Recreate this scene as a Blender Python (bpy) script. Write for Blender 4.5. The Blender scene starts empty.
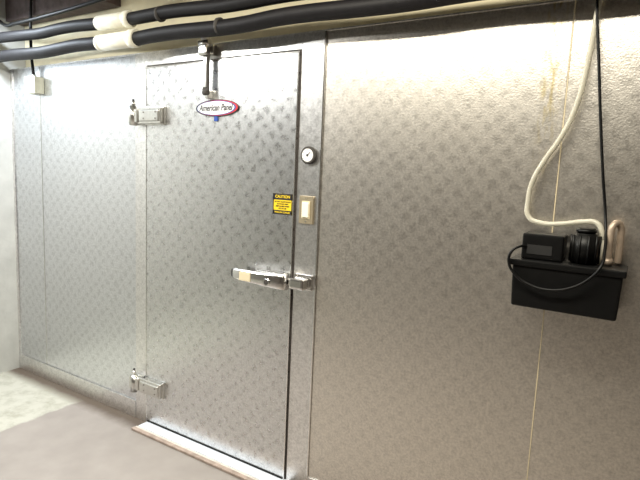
import bpy, bmesh, math, random
from mathutils import Vector, Matrix
random.seed(4)
S=bpy.context.scene
S.view_settings.view_transform='Standard'
S.view_settings.exposure=0
COL=S.collection

# ---------------- materials ----------------
def mat(name,col=(.5,.5,.5),rough=.5,metal=0.0,**k):
    m=bpy.data.materials.new(name); m.use_nodes=True
    b=m.node_tree.nodes['Principled BSDF']
    b.inputs['Base Color'].default_value=(*col,1); b.inputs['Roughness'].default_value=rough
    b.inputs['Metallic'].default_value=metal
    for a,v in k.items(): b.inputs[a.replace('_',' ')].default_value=v
    return m
def N(m,t,**k):
    n=m.node_tree.nodes.new(t)
    for a,v in k.items(): setattr(n,a,v)
    return n
def L(m,a,b): m.node_tree.links.new(a,b)
def bsdf(m): return m.node_tree.nodes['Principled BSDF']
def noisy(m,scale=20,amt=.15,bump=.1,bscale=None,dist=.002):
    b=bsdf(m); c=b.inputs['Base Color'].default_value[:3]
    tc=N(m,'ShaderNodeTexCoord'); n=N(m,'ShaderNodeTexNoise'); n.inputs['Scale'].default_value=scale; n.inputs['Detail'].default_value=5
    L(m,tc.outputs['Object'],n.inputs['Vector'])
    r=N(m,'ShaderNodeValToRGB'); L(m,n.outputs['Fac'],r.inputs['Fac'])
    r.color_ramp.elements[0].position=.3; r.color_ramp.elements[1].position=.7
    r.color_ramp.elements[0].color=(*[x*(1-amt) for x in c],1); r.color_ramp.elements[1].color=(*[min(1,x*(1+amt)) for x in c],1)
    L(m,r.outputs['Color'],b.inputs['Base Color'])
    n2=N(m,'ShaderNodeTexNoise'); n2.inputs['Scale'].default_value=bscale or scale*4
    L(m,tc.outputs['Object'],n2.inputs['Vector'])
    bp=N(m,'ShaderNodeBump'); bp.inputs['Strength'].default_value=bump; bp.inputs['Distance'].default_value=dist
    L(m,n2.outputs['Fac'],bp.inputs['Height']); L(m,bp.outputs['Normal'],b.inputs['Normal'])
    return m

def embossed(name,col,rough,stain=False,pat=1.0):
    m=mat(name,col,rough,1.0); b=bsdf(m)
    tc=N(m,'ShaderNodeTexCoord'); 
    v=N(m,'ShaderNodeTexVoronoi',feature='SMOOTH_F1'); v.inputs['Scale'].default_value=200; v.inputs['Smoothness'].default_value=.7
    n=N(m,'ShaderNodeTexNoise'); n.inputs['Scale'].default_value=125; n.inputs['Detail'].default_value=3
    L(m,tc.outputs['Object'],v.inputs['Vector']); L(m,tc.outputs['Object'],n.inputs['Vector'])
    def wave(ang):
        mp=N(m,'ShaderNodeMapping'); mp.inputs['Rotation'].default_value=(0,ang,0)
        L(m,tc.outputs['Object'],mp.inputs['Vector'])
        w=N(m,'ShaderNodeTexWave',wave_type='BANDS',bands_direction='X'); w.inputs['Scale'].default_value=5.6; w.inputs['Distortion'].default_value=5.5
        w.inputs['Detail'].default_value=4; w.inputs['Detail Scale'].default_value=4; w.inputs['Detail Roughness'].default_value=.75
        L(m,mp.outputs['Vector'],w.inputs['Vector']); return w
    w1=wave(math.radians(42)); w2=wave(math.radians(-48))
    mul=N(m,'ShaderNodeMath',operation='MULTIPLY'); L(m,w1.outputs['Fac'],mul.inputs[0]); L(m,w2.outputs['Fac'],mul.inputs[1])
    n3=N(m,'ShaderNodeTexNoise'); n3.inputs['Scale'].default_value=95; n3.inputs['Detail'].default_value=6; n3.inputs['Roughness'].default_value=.75
    L(m,tc.outputs['Object'],n3.inputs['Vector'])
    add=N(m,'ShaderNodeMath',operation='ADD'); L(m,v.outputs['Distance'],add.inputs[0]); L(m,n.outputs['Fac'],add.inputs[1])
    bp=N(m,'ShaderNodeBump'); bp.inputs['Strength'].default_value=.38; bp.inputs['Distance'].default_value=.0008
    L(m,add.outputs[0],bp.inputs['Height']); L(m,bp.outputs['Normal'],b.inputs['Normal'])
    mx=N(m,'ShaderNodeMath',operation='MULTIPLY_ADD'); L(m,mul.outputs[0],mx.inputs[0]); mx.inputs[1].default_value=-.05*pat; mx.inputs[2].default_value=rough+.015
    L(m,mx.outputs[0],b.inputs['Roughness'])
    a2=N(m,'ShaderNodeMath',operation='MULTIPLY_ADD'); L(m,mul.outputs[0],a2.inputs[0]); a2.inputs[1].default_value=-.14*pat; L(m,n3.outputs['Fac'],a2.inputs[2])
    r=N(m,'ShaderNodeValToRGB'); L(m,a2.outputs[0],r.inputs['Fac'])
    r.color_ramp.elements[0].position=.25; r.color_ramp.elements[1].position=.62
    r.color_ramp.elements[0].color=(*[x*.70 for x in col],1); r.color_ramp.elements[1].color=(*[min(1,x*1.12) for x in col],1)
    out=r.outputs['Color']
    if stain:
        sp=N(m,'ShaderNodeSeparateXYZ'); L(m,tc.outputs['Object'],sp.inputs[0])
        mp=N(m,'ShaderNodeMapping'); mp.inputs['Scale'].default_value=(70,1,16); L(m,tc.outputs['Object'],mp.inputs['Vector'])
        ns=N(m,'ShaderNodeTexNoise'); ns.inputs['Scale'].default_value=1; ns.inputs['Detail'].default_value=5; L(m,mp.outputs['Vector'],ns.inputs['Vector'])
        cx=N(m,'ShaderNodeMapRange'); cx.inputs['From Min'].default_value=.010; cx.inputs['From Max'].default_value=.045; cx.inputs['To Min'].default_value=1; cx.inputs['To Max'].default_value=0
        ab=N(m,'ShaderNodeMath',operation='SUBTRACT'); L(m,sp.outputs['X'],ab.inputs[0]); ab.inputs[1].default_value=1.985
        ab2=N(m,'ShaderNodeMath',operation='ABSOLUTE'); L(m,ab.outputs[0],ab2.inputs[0]); L(m,ab2.outputs[0],cx.inputs['Value'])
        cz=N(m,'ShaderNodeMapRange'); cz.inputs['From Min'].default_value=1.42; cz.inputs['From Max'].default_value=1.75
        L(m,sp.outputs['Z'],cz.inputs['Value'])
        th=N(m,'ShaderNodeMapRange'); th.inputs['From Min'].default_value=.46; th.inputs['From Max'].default_value=.64; th.inputs['To Max'].default_value=.6; L(m,ns.outputs['Fac'],th.inputs['Value'])
        m1=N(m,'ShaderNodeMath',operation='MULTIPLY'); L(m,cx.outputs[0],m1.inputs[0]); L(m,cz.outputs[0],m1.inputs[1])
        m2=N(m,'ShaderNodeMath',operation='MULTIPLY'); L(m,m1.outputs[0],m2.inputs[0]); L(m,th.outputs[0],m2.inputs[1])
        mix=N(m,'ShaderNodeMix',data_type='RGBA'); L(m,m2.outputs[0],mix.inputs[0]); L(m,out,mix.inputs[6]); mix.inputs[7].default_value=(.52,.40,.10,1)
        out=mix.outputs[2]
    L(m,out,b.inputs['Base Color'])
    return m

M_panel=embossed('embossed_metal',(.74,.75,.77),.31)
M_panelR=embossed('embossed_metal_stained',(.77,.73,.67),.36,True,.6)
M_door=embossed('embossed_metal_door',(.73,.73,.73),.30,False,1.1)
M_frame=embossed('frame_metal',(.80,.79,.78),.33,False,.6)
M_seam=mat('seam_metal',(.22,.20,.18),.5,.6)
M_gap=mat('gap_dark',(.05,.045,.04),.8)
M_gasket=mat('grey_gasket',(.07,.06,.055),.6)
M_chrome=noisy(mat('cast_metal',(.62,.61,.58),.28,1),60,.08,.05)
M_chrome2=noisy(mat('polished_metal',(.78,.77,.75),.18,1),60,.05,.03)
M_black=noisy(mat('black_plastic',(.004,.004,.004),.42,0,Specular_IOR_Level=.25),40,.2,.08)
M_foam=noisy(mat('pipe_insulation_foam',(.006,.005,.006),.55,0,Specular_IOR_Level=.28),50,.3,.25)
M_cream=noisy(mat('cream_pvc',(.86,.83,.70),.35),30,.05,.05)
M_ivory=mat('ivory_plastic',(.74,.64,.44),.35)
M_brass=mat('plate_brassy',(.55,.47,.33),.4,.8)
M_white=mat('white_enamel',(.85,.85,.85),.3)
M_red=mat('red_enamel',(.6,.03,.03),.3)
M_blue=mat('blue_enamel',(.03,.08,.35),.3)
M_yellow=mat('yellow_label',(.85,.60,.02),.45)
M_txt=mat('print_black',(.015,.015,.02),.5)
M_hose=noisy(mat('clear_vinyl_hose',(.70,.67,.56),.22,0,Transmission_Weight=.3),40,.06,.03)
M_copper=noisy(mat('tarnished_copper',(.50,.40,.31),.45,.4),40,.2,.1)
M_wood=noisy(mat('threshold_wood',(.36,.28,.23),.6),25,.25,.2)
M_alu=noisy(mat('threshold_aluminium',(.74,.78,.84),.35,.2),40,.06,.05)
M_lip=noisy(mat('threshold_lip_paint',(.60,.56,.50),.5),30,.1,.05)
M_grey=noisy(mat('grey_box',(.50,.49,.38),.5),40,.08,.05)
M_wallL=noisy(mat('painted_block',(.48,.48,.45),.7),8,.10,.4,30,.004)
M_upper=noisy(mat('upper_wall_paint',(.72,.65,.45),.8),5,.15,.2,40)
M_ceil=noisy(mat('ceiling_paint',(.40,.37,.33),.9),4,.15,.2,30)
M_back=noisy(mat('room_paint',(.18,.16,.14),.8),3,.15,.2,30)
M_beam=noisy(mat('dark_beam',(.09,.065,.06),.8),20,.3,.3)

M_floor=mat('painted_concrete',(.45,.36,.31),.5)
def floor_nodes():
    m=M_floor;b=bsdf(m); tc=N(m,'ShaderNodeTexCoord')
    n=N(m,'ShaderNodeTexNoise'); n.inputs['Scale'].default_value=6; n.inputs['Detail'].default_value=8; L(m,tc.outputs['Object'],n.inputs['Vector'])
    r=N(m,'ShaderNodeValToRGB'); L(m,n.outputs['Fac'],r.inputs['Fac']); e=r.color_ramp.elements
    e[0].position=.3;e[1].position=.72; e[0].color=(.265,.235,.212,1); e[1].color=(.32,.287,.26,1)
    n2=N(m,'ShaderNodeTexNoise'); n2.inputs['Scale'].default_value=9; n2.inputs['Detail'].default_value=8; n2.inputs['Roughness'].default_value=.7; L(m,tc.outputs['Object'],n2.inputs['Vector'])
    r2=N(m,'ShaderNodeValToRGB'); L(m,n2.outputs['Fac'],r2.inputs['Fac']); e=r2.color_ramp.elements
    e[0].position=.3;e[1].position=.55; e[0].color=(.30,.285,.225,1); e[1].color=(.46,.45,.385,1)
    sp=N(m,'ShaderNodeSeparateXYZ'); L(m,tc.outputs['Object'],sp.inputs[0])
    n4=N(m,'ShaderNodeTexNoise'); n4.inputs['Scale'].default_value=14; L(m,tc.outputs['Object'],n4.inputs['Vector'])
    ad=N(m,'ShaderNodeMath',operation='MULTIPLY_ADD'); L(m,n4.outputs['Fac'],ad.inputs[0]); ad.inputs[1].default_value=.07; L(m,sp.outputs['X'],ad.inputs[2])
    mr=N(m,'ShaderNodeMapRange'); mr.inputs['From Min'].default_value=-.515; mr.inputs['From Max'].default_value=-.495; mr.inputs['To Min'].default_value=1; mr.inputs['To Max'].default_value=0
    L(m,ad.outputs[0],mr.inputs['Value'])
    mix=N(m,'ShaderNodeMix',data_type='RGBA'); L(m,mr.outputs[0],mix.inputs[0]); L(m,r.outputs['Color'],mix.inputs[6]); L(m,r2.outputs['Color'],mix.inputs[7])
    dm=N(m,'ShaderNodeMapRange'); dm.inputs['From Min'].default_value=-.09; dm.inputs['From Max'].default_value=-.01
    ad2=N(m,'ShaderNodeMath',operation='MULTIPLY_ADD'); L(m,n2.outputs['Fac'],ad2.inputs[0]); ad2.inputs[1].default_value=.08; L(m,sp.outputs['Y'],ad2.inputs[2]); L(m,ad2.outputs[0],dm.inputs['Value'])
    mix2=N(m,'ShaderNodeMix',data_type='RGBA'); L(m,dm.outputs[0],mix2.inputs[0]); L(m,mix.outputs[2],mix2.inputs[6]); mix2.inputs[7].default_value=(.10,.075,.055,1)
    L(m,mix2.outputs[2],b.inputs['Base Color'])
    bp=N(m,'ShaderNodeBump'); bp.inputs['Strength'].default_value=.15; bp.inputs['Distance'].default_value=.003; L(m,n2.outputs['Fac'],bp.inputs['Height']); L(m,bp.outputs['Normal'],b.inputs['Normal'])
floor_nodes()

# ---------------- geometry helpers ----------------
def empty(name,loc=(0,0,0)):
    o=bpy.data.objects.new(name,None); o.location=loc; o.empty_display_size=.1; COL.objects.link(o); return o
def finish(bm,name,m,parent=None,smooth=False):
    me=bpy.data.meshes.new(name); bm.to_mesh(me); bm.free()
    for x in (m if isinstance(m,(list,tuple)) else [m]): me.materials.append(x)
    if smooth:
        for p in me.polygons: p.use_smooth=True
    o=bpy.data.objects.new(name,me); COL.objects.link(o)
    if parent:
        o.parent=parent; o.matrix_parent_inverse=Matrix.Translation(-Vector(parent.location))
    return o
def add_box(bm,x0,x1,y0,y1,z0,z1,bev=0,seg=2,mi=0,taper=None):
    t=bmesh.new()
    bmesh.ops.create_cube(t,size=1)
    for v in t.verts:
        v.co=Vector(((x0+x1)/2+v.co.x*(x1-x0),(y0+y1)/2+v.co.y*(y1-y0),(z0+z1)/2+v.co.z*(z1-z0)))
    if taper:
        cx,cy=(x0+x1)/2,(y0+y1)/2
        for v in t.verts:
            if v.co.z<(z0+z1)/2: v.co.x=cx+(v.co.x-cx)*taper; v.co.y=cy+(v.co.y-cy)*taper
    if bev: bmesh.ops.bevel(t,geom=t.edges[:],offset=bev,segments=seg,affect='EDGES',profile=.6)
    for f in t.faces: f.material_index=mi; f.smooth=False
    me=bpy.data.meshes.new('t'); t.to_mesh(me); t.free(); bm.from_mesh(me); bpy.data.meshes.remove(me)
def box(name,x0,x1,y0,y1,z0,z1,m,parent=None,bev=0,seg=2,taper=None):
    bm=bmesh.new(); add_box(bm,x0,x1,y0,y1,z0,z1,bev,seg,0,taper); return finish(bm,name,m,parent)
def add_cyl(bm,p0,p1,r,seg=24,r2=None,mi=0,bev=0):
    p0=Vector(p0);p1=Vector(p1); d=p1-p0
    t=bmesh.new(); bmesh.ops.create_cone(t,cap_ends=True,segments=seg,radius1=r,radius2=r if r2 is None else r2,depth=d.length)
    if bev:
        es=[e for e in t.edges if abs(e.verts[0].co.z-e.verts[1].co.z)<1e-6]
        bmesh.ops.bevel(t,geom=es,offset=bev,segments=2,affect='EDGES')
    t.transform(Matrix.Translation((p0+p1)/2)@d.to_track_quat('Z','Y').to_matrix().to_4x4())
    for f in t.faces: f.material_index=mi; f.smooth=len(f.verts)<=4
    me=bpy.data.meshes.new('t'); t.to_mesh(me); t.free(); bm.from_mesh(me); bpy.data.meshes.remove(me)
def cyl(name,p0,p1,r,m,parent=None,seg=24,r2=None,bev=0):
    bm=bmesh.new(); add_cyl(bm,p0,p1,r,seg,r2,0,bev); return finish(bm,name,m,parent)
def tube(name,pts,r,m,parent=None,bez=True):
    cu=bpy.data.curves.new(name,'CURVE'); cu.dimensions='3D'; cu.bevel_depth=r; cu.bevel_resolution=5; cu.resolution_u=10; cu.use_fill_caps=True
    sp=cu.splines.new('BEZIER'); sp.bezier_points.add(len(pts)-1)
    for b,p in zip(sp.bezier_points,pts):
        b.co=p; b.handle_left_type=b.handle_right_type='AUTO' if bez else 'VECTOR'
    o=bpy.data.objects.new(name,cu); COL.objects.link(o); cu.materials.append(m)
    dg=bpy.context.evaluated_depsgraph_get(); me=bpy.data.meshes.new_from_object(o.evaluated_get(dg)); bpy.data.objects.remove(o)
    for p in me.polygons: p.use_smooth=True
    o=bpy.data.objects.new(name,me); COL.objects.link(o)
    if parent: o.parent=parent; o.matrix_parent_inverse=Matrix.Translation(-Vector(parent.location))
    return o
def text(name,s,loc,size,m,parent,shear=0,ext=.0006,sx=1.0):
    cu=bpy.data.curves.new(name,'FONT'); cu.body=s; cu.size=size; cu.align_x='CENTER'; cu.align_y='CENTER'; cu.shear=shear; cu.extrude=ext; cu.offset=size*.02
    o=bpy.data.objects.new(name,cu); COL.objects.link(o)
    dg=bpy.context.evaluated_depsgraph_get(); me=bpy.data.meshes.new_from_object(o.evaluated_get(dg)); bpy.data.objects.remove(o)
    me.transform(Matrix.Translation(loc)@Matrix.Rotation(math.radians(90),4,'X')@Matrix.Diagonal((sx,1,1,1)))
    me.materials.clear(); me.materials.append(m)
    o=bpy.data.objects.new(name,me); COL.objects.link(o)
    if parent: o.parent=parent; o.matrix_parent_inverse=Matrix.Translation(-Vector(parent.location))
    return o
def disc_ellipse(bm,cx,cz,y0,y1,a,b,mi,seg=48):
    t=bmesh.new(); bmesh.ops.create_cone(t,cap_ends=True,segments=seg,radius1=1,radius2=1,depth=1)
    t.transform(Matrix.Translation((cx,(y0+y1)/2,cz))@Matrix.Diagonal((a,abs(y1-y0),b,1))@Matrix.Rotation(math.radians(90),4,'X'))
    for f in t.faces: f.material_index=mi
    me=bpy.data.meshes.new('t'); t.to_mesh(me); t.free(); bm.from_mesh(me); bpy.data.meshes.remove(me)

XL=-1.355; XR=4.2; YF=-4.2; ZC=2.75; ZT=2.055
# ---------------- room shell ----------------
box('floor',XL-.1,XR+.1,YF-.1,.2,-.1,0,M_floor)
box('wall_left',XL-.1,XL,YF,.1,0,ZC,M_wallL)
box('wall_right',XR,XR+.1,YF,.1,0,ZC,M_back)
box('wall_front',XL-.1,XR+.1,YF-.1,YF,0,ZC,M_back)
box('wall_upper',XL-.1,XR+.1,.10,.2,0,ZC,M_upper)
box('ceiling',XL-.1,XR+.1,YF-.1,.2,ZC,ZC+.1,M_ceil)

wb=empty('wall_back',(0,0,0))
g=.0016
def panel(nm,x0,x1,z0,z1,m,y0=0): return box(nm,x0+g,x1-g,y0,.09,z0+g,z1,m,wb,.002,2)
box('panel_core',XL,XR,.004,.10,.0,ZT-.005,M_seam,wb)
panel('panel_1',XL,-1.015,.105,ZT,M_panel)
panel('panel_2',-1.015,-.10,.105,ZT,M_panel)
panel('panel_3',1.105,2.038,.07,ZT,M_panelR)
panel('panel_4',2.038,3.2,.07,ZT,M_panelR)
panel('panel_5',3.2,XR,.07,ZT,M_panelR)
box('panel_top_cap',XL,XR,-.004,.10,ZT,ZT+.006,M_frame,wb,.001)
box('frame_left',-.10+g,-.005,-.004,.09,0,ZT,M_frame,wb,.002)
box('frame_right',.984,1.10,-.004,.09,0,ZT,M_frame,wb,.002)
box('frame_head',-.005,.984,-.004,.09,1.991,ZT,M_frame,wb,.002)
box('panel_fill_strip',1.099,1.106,-.006,.01,0,ZT,M_chrome2,wb,.001)
box('seam_strip',2.0365,2.0395,-.0012,.01,.07,ZT,M_ivory,wb)
box('seam_strip_b',-1.018,-1.012,-.0018,.01,.105,ZT,M_chrome2,wb)
box('corner_angle',XL,XL+.022,-.006,.01,0,ZT,M_frame,wb,.001)
box('baseboard_back',XL,-.10,-.008,.012,.0,.105,M_frame,wb,.003)
box('baseboard_back_right',1.105,XR,-.006,.012,.0,.07,M_frame,wb,.003)

# door (slab stands 12 mm proud of the frame)
d=empty('door_1',(.49,0,0))
D=-.012
box('slab',.002,.978,D,.0,.018,1.980,M_door,d,.003,3)
box('gasket',-.002,.983,-.006,.0,.012,1.987,M_gasket,d,.001)
box('edge_trim_left',-.002,.004,D-.002,-.003,.018,1.980,M_chrome2,d,.001)
box('edge_trim_top',.002,.978,D-.002,-.003,1.976,1.983,M_chrome2,d,.001)
box('edge_trim_right',.972,.978,D-.002,-.003,.018,1.980,M_chrome2,d,.001)
box('sweep_gasket',.01,.97,D-.004,-.003,.004,.022,M_black,d,.002)

t=empty('door_threshold',(.5,-.06,0))
box('aluminium_plate',.01,1.0,-.076,-.004,0,.014,M_alu,t,.003)
box('wood_board',.0,.99,-.116,-.092,0,.014,M_wood,t,.004)
box('pale_strip',.0,1.0,-.092,-.076,0,.010,M_lip,t,.002)

def hinge(z):
    e=empty('door_hinge',(0,-.03,z))
    box('frame_flange',-.105,-.012,-.022,-.003,z-.045,z+.045,M_chrome,e,.004)
    box('frame_knuckle_block',-.098,-.02,-.055,-.022,z-.037,z+.037,M_chrome,e,.009,3)
    cyl('barrel',(-.062,-.045,z-.050),(-.062,-.045,z+.052),.021,M_chrome,e,28,None,.003)
    cyl('pin_cap',(-.062,-.045,z+.052),(-.062,-.045,z+.075),.012,M_chrome,e,20,None,.003)
    cyl('pin_stem',(-.062,-.045,z+.07),(-.062,-.045,z+.088),.006,M_gap,e,16)
    bm=bmesh.new()
    add_box(bm,-.04,.15,-.046,-.026,z-.042,z+.042,.006,3)
    add_box(bm,-.01,.14,-.054,-.04,z-.030,z+.030,.008,3)
    add_box(bm,.008,.155,-.028,D,z-.047,z+.047,.003,2)
    finish(bm,'strap',M_chrome,e)
    for xx in (.03,.12):
        for zz in (-.016,.016):
            cyl('screw',(xx,-.053,z+zz),(xx,-.057,z+zz),.004,M_seam,e,12)
hinge(1.728); hinge(.235)

h=empty('door_latch_handle',(.89,-.06,.98))
box('mount_plate',.80,.965,-.050,D,.945,1.018,M_chrome2,h,.005,3)
bm=bmesh.new()
secs=[(.688,-.070,.988,.012,.016),(.705,-.082,.988,.016,.025),(.75,-.084,.985,.015,.027),(.82,-.080,.983,.017,.028),(.88,-.072,.981,.022,.031),(.95,-.064,.981,.026,.035),(.985,-.058,.981,.024,.035)]
rings=[]
for (x,y,z,hy,hz) in secs:
    ring=[]
    for i in range(20):
        a=2*math.pi*i/20; c,s=math.cos(a),math.sin(a)
        ring.append(bm.verts.new((x,y+hy*math.copysign(abs(c)**.5,c),z+hz*math.copysign(abs(s)**.5,s))))
    rings.append(ring)
for a,b in zip(rings,rings[1:]):
    for i in range(20): bm.faces.new((a[i],a[(i+1)%20],b[(i+1)%20],b[i]))
bm.faces.new(rings[0]); bm.faces.new(rings[-1][::-1]); bmesh.ops.recalc_face_normals(bm,faces=bm.faces)
finish(bm,'lever',M_chrome2,h,True)
box('grip_label',.745,.81,-.1005,-.094,.963,1.003,M_ivory,h,.002)
cyl('lock_cylinder',(.90,-.08,.975),(.90,-.098,.975),.018,M_chrome2,h,28,None,.002)
cyl('key_slot_face',(.90,-.097,.975),(.90,-.0995,.975),.011,M_gap,h,20)
box('lever_end_cap',.684,.702,-.086,-.058,.968,1.008,M_black,h,.005)
bm=bmesh.new()
add_box(bm,1.0,1.09,-.016,-.003,.950,1.018,.004,2)
add_box(bm,1.005,1.083,-.075,-.012,.958,1.008,.012,3)
add_box(bm,.985,1.02,-.052,-.030,.965,1.0,.006,2)
finish(bm,'strike',M_chrome2,h)

c=empty('door_closer',(.455,-.04,1.95))
box('header_bracket',.415,.495,-.030,-.003,2.0,2.05,M_chrome,c,.005)
bm=bmesh.new()
add_box(bm,.43,.485,-.07,-.028,1.995,2.045,.012,3)
add_cyl(bm,(.425,-.05,2.055),(.49,-.05,2.055),.016,20,None,0,.003)
finish(bm,'closer_body',M_chrome2,c)
cyl('roller',(.44,-.05,2.075),(.475,-.05,2.075),.012,M_white,c,20,None,.003)
box('arm',.450,.484,-.052,-.040,1.83,2.0,M_gap,c,.003)
box('arm_edge',.457,.477,-.056,-.051,1.85,1.99,M_chrome,c,.002)
cyl('arm_foot',(.452,-.046,1.826),(.480,-.046,1.826),.012,M_gap,c,16)
box('hook_block',.454,.479,-.045,D,1.80,1.84,M_chrome,c,.004)

o_=D
b=empty('oval_badge',(.51,-.02,1.755))
bm=bmesh.new()
bx=.510
disc_ellipse(bm,bx,1.757,o_,o_-.006,.137,.040,0)
disc_ellipse(bm,bx+.0035,1.757,o_-.006,o_-.0070,.1305,.0365,1)
disc_ellipse(bm,bx-.002,1.757,o_-.007,o_-.0078,.1245,.0345,2)
disc_ellipse(bm,bx-.0045,1.757,o_-.0078,o_-.0086,.119,.0315,3)
finish(bm,'oval_plate',[M_txt,M_red,M_blue,M_white],b)
text('lettering','American Panel',(bx-.004,o_-.0092,1.757),.042,M_txt,b,.25,.0004,.80)
box('blue_clip',bx-.016,bx+.007,o_-.006,o_,1.695,1.72,M_blue,b,.002)

k=empty('caution_label',(.925,-.02,1.33))
kx=.022;kz=.008
box('label_sheet',.840+kx,.968+kx-.02,o_-.0012,o_,1.268+kz,1.362+kz,M_yellow,k,.0004,1)
cxk=.5*(.840+.948)+kx
box('label_header',.840+kx,.948+kx,o_-.0018,o_-.0008,1.334+kz,1.362+kz,M_txt,k)
box('label_footer',.840+kx,.948+kx,o_-.0018,o_-.0008,1.268+kz,1.287+kz,M_txt,k)
box('label_edge_a',.840+kx,.845+kx,o_-.0018,o_-.0008,1.268+kz,1.362+kz,M_txt,k)
box('label_edge_b',.943+kx,.948+kx,o_-.0018,o_-.0008,1.268+kz,1.362+kz,M_txt,k)
text('header_text','CAUTION',(cxk,o_-.0022,1.348+kz),.018,M_yellow,k)
for i,zz in enumerate((1.325,1.315,1.305,1.295)):
    text('fine_text',['DO NOT ALLOW DOOR','TO STAND OPEN','KEEP CLOSED WHEN','NOT IN USE'][i],(cxk,o_-.0016,zz+kz),.0080,M_txt,k)
text('footer_text','WALK-IN COOLER',(cxk,o_-.0022,1.2775+kz),.010,M_yellow,k)

e=empty('dial_thermometer',(1.043,-.01,1.543))
tx,tz=1.045,1.543
cyl('bezel',(tx,-.003,tz),(tx,-.020,tz),.038,M_gap,e,40,None,.003)
cyl('dial_face',(tx,-.019,tz),(tx,-.0215,tz),.028,M_white,e,40)
for i in range(9):
    a=math.radians(-130+i*32.5+90+0); 
    p=Vector((tx+.020*math.cos(a),-.0218,tz+.020*math.sin(a)))
    cyl('tick',p,p+Vector((.005*math.cos(a),0,.005*math.sin(a))),.0010,M_txt,e,6)
cyl('needle',(tx-.004,-.0225,tz-.004),(tx+.014,-.0225,tz+.013),.0015,M_txt,e,8)
cyl('needle_hub',(tx,-.0215,tz),(tx,-.024,tz),.005,M_txt,e,12)

e=empty('light_switch',(1.04,-.01,1.305))
box('wall_plate',1.006,1.080,-.013,-.003,1.245,1.367,M_brass,e,.003,3)
box('switch_insert',1.022,1.064,-.016,-.012,1.268,1.345,M_ivory,e,.001)
box('rocker',1.026,1.060,-.021,-.015,1.274,1.339,M_cream,e,.003)
for zz in (1.256,1.357): cyl('plate_screw',(1.043,-.012,zz),(1.043,-.0145,zz),.0035,M_chrome,e,12)

def pipe(p0,p1,r,cpl):
    e=empty('insulated_pipe',p0); p0=Vector(p0);p1=Vector(p1)
    n=26; pts=[]
    for i in range(n+1):
        q=p0.lerp(p1,i/n); q.z+=.004*math.sin(i*1.3)+random.uniform(-.002,.002); pts.append(q)
    tube('foam_sleeve',pts,r,M_foam,e)
    for xx,w,m,rr in cpl:
        f=(xx-p0.x)/(p1.x-p0.x); q=p0.lerp(p1,f); dr=(p1-p0).normalized()
        cyl('coupling',q-dr*w/2,q+dr*w/2,r*rr,m,e,32,None,.004)
    return e
pipe((XL+.002,-.12,2.108),(2.6,-.12,2.078),.034,[(-.08,.29,M_cream,1.20),(.04,.05,M_cream,1.30),(-.22,.03,M_cream,1.26),(.62,.02,M_gap,1.12)])
pipe((XL+.002,-.135,2.216),(2.6,-.135,2.140),.031,[(-.09,.26,M_cream,1.20),(.02,.04,M_cream,1.30),(.25,.02,M_gap,1.12)])

e=empty('junction_box',(-1.02,-.03,1.94))
bm=bmesh.new(); add_box(bm,-1.075,-.965,-.058,-.001,1.885,1.985,.004,2); add_box(bm,-1.078,-.962,-.064,-.055,1.882,1.988,.003,2)
finish(bm,'box_body',M_grey,e)
for xx,zz in ((-1.06,1.90),(-.98,1.97)): cyl('cover_screw',(xx,-.063,zz),(xx,-.067,zz),.004,M_chrome,e,10)
cyl('conduit_nut',(-1.03,-.03,1.985),(-1.03,-.03,2.003),.014,M_chrome,e,8)
tube('feed_cable',[(-1.03,-.03,2.0),(-1.03,-.035,2.05),(-1.03,-.04,2.12),(-1.03,-.04,2.3),(-1.03,-.03,2.5),(-1.03,-.02,2.745)],.009,M_black,e)

box('ceiling_joist',XL,-.35,-.02,.10,2.36,2.75,M_beam)
tube('slack_cable',[(XL+.01,-.08,2.36),(-1.2,-.1,2.30),(-1.05,-.12,2.29),(-.7,-.13,2.29),(-.2,-.12,2.32),(.3,-.08,2.38),(.7,-.05,2.5),(.8,-.05,2.74)],.011,M_black)

p=empty('condensate_pump',(2.1,-.09,1.14))
bm=bmesh.new()
add_box(bm,1.948,2.262,-.150,-.020,1.066,1.205,.008,3,0,.965)
add_box(bm,1.938,2.270,-.156,-.014,1.200,1.222,.005,2)
finish(bm,'tank',M_black,p)
box('mount_plate',1.96,2.25,-.02,-.001,1.10,1.20,M_black,p,.003)
box('motor_housing',1.968,2.092,-.132,-.035,1.222,1.306,M_black,p,.008,3)
box('motor_label',1.985,2.06,-.1335,-.1315,1.24,1.27,mat('label_grey',(.02,.02,.02),.5),p)
cyl('motor',(2.148,-.085,1.222),(2.148,-.085,1.318),.040,M_black,p,32,None,.006)
cyl('motor_cap',(2.148,-.085,1.318),(2.148,-.085,1.334),.030,M_black,p,32,None,.004)
for i in range(10):
    a=i*math.tau/10; cx,cy=2.148+.04*math.cos(a),-.085+.04*math.sin(a)
    cyl('motor_fin',(cx,cy,1.226),(cx,cy,1.312),.004,M_black,p,8)
tube('inlet_elbow',[(2.214,-.07,1.215),(2.214,-.07,1.32),(2.217,-.066,1.345),(2.228,-.055,1.355),(2.238,-.045,1.342),(2.24,-.042,1.31),(2.24,-.042,1.23)],.0105,M_copper,p)
cyl('inlet_collar',(2.214,-.07,1.222),(2.214,-.07,1.245),.014,M_copper,p,20,None,.002)
cyl('outlet_barb',(2.190,-.07,1.22),(2.190,-.07,1.30),.009,M_cream,p,16)
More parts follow.
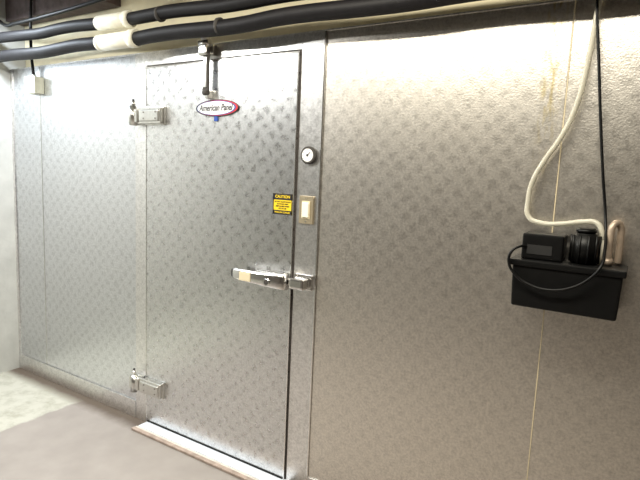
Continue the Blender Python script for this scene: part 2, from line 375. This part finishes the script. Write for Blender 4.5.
tube('power_cord',[(2.09,-.04,2.40),(2.103,-.04,2.036),(2.125,-.04,1.86),(2.141,-.04,1.732),(2.17,-.045,1.52),(2.196,-.055,1.35),(2.205,-.12,1.27),(2.200,-.168,1.225),(2.176,-.172,1.190),(2.13,-.172,1.155),(2.071,-.170,1.138),(2.01,-.168,1.145),(1.963,-.168,1.172),(1.94,-.168,1.21),(1.945,-.165,1.245),(1.965,-.150,1.262),(1.985,-.128,1.262)],.0045,M_black,p)

tube('drain_hose',[(2.150,-.03,2.40),(2.125,-.025,2.12),(2.110,-.03,2.036),(2.098,-.03,1.88),(2.072,-.03,1.705),(2.035,-.03,1.61),(1.997,-.03,1.544),(1.965,-.03,1.47),(1.957,-.03,1.409),(1.965,-.035,1.352),(2.005,-.04,1.335),(2.07,-.045,1.338),(2.13,-.05,1.350),(2.172,-.06,1.350),(2.190,-.068,1.32),(2.190,-.07,1.29)],.0085,M_hose)

# ---------------- lights ----------------
def area(name,loc,sx,sy,power,col):
    e=empty(name,loc)
    l=bpy.data.lights.new('lamp','AREA'); l.shape='RECTANGLE'; l.size=sx; l.size_y=sy; l.energy=power; l.color=col
    o=bpy.data.objects.new('lamp',l); COL.objects.link(o); o.location=loc
    o.parent=e; o.matrix_parent_inverse=Matrix.Translation(-Vector(loc))
    box('fixture_body',loc[0]-sx/2-.02,loc[0]+sx/2+.02,loc[1]-sy/2-.03,loc[1]+sy/2+.03,loc[2]+.012,ZC,M_white,e,.004)
area('fluorescent_light_fixture',(1.42,-1.0,2.48),1.8,.18,62,(1,.94,.80))
area('fluorescent_light_fixture',(-.38,-1.15,2.42),.50,.16,52,(1,1,.96))
area('fluorescent_light_fixture',(-1.12,-.48,2.38),.28,.22,28,(.80,.89,1))
wd=bpy.data.worlds.new('world'); S.world=wd; wd.use_nodes=True
wd.node_tree.nodes['Background'].inputs[0].default_value=(.5,.5,.5,1); wd.node_tree.nodes['Background'].inputs[1].default_value=.3

# ---------------- camera ----------------
cd=bpy.data.cameras.new('camera'); cam=bpy.data.objects.new('camera',cd); COL.objects.link(cam)
cd.sensor_width=36; cd.lens=515/640*36; cd.clip_start=.02
R=Matrix.Rotation(math.radians(31.7),4,'Z')@Matrix.Rotation(math.radians(82.6),4,'X')@Matrix.Rotation(math.radians(2.5),4,'Z')
cam.matrix_world=Matrix.Translation((2.284,-1.894,1.469))@R
S.camera=cam
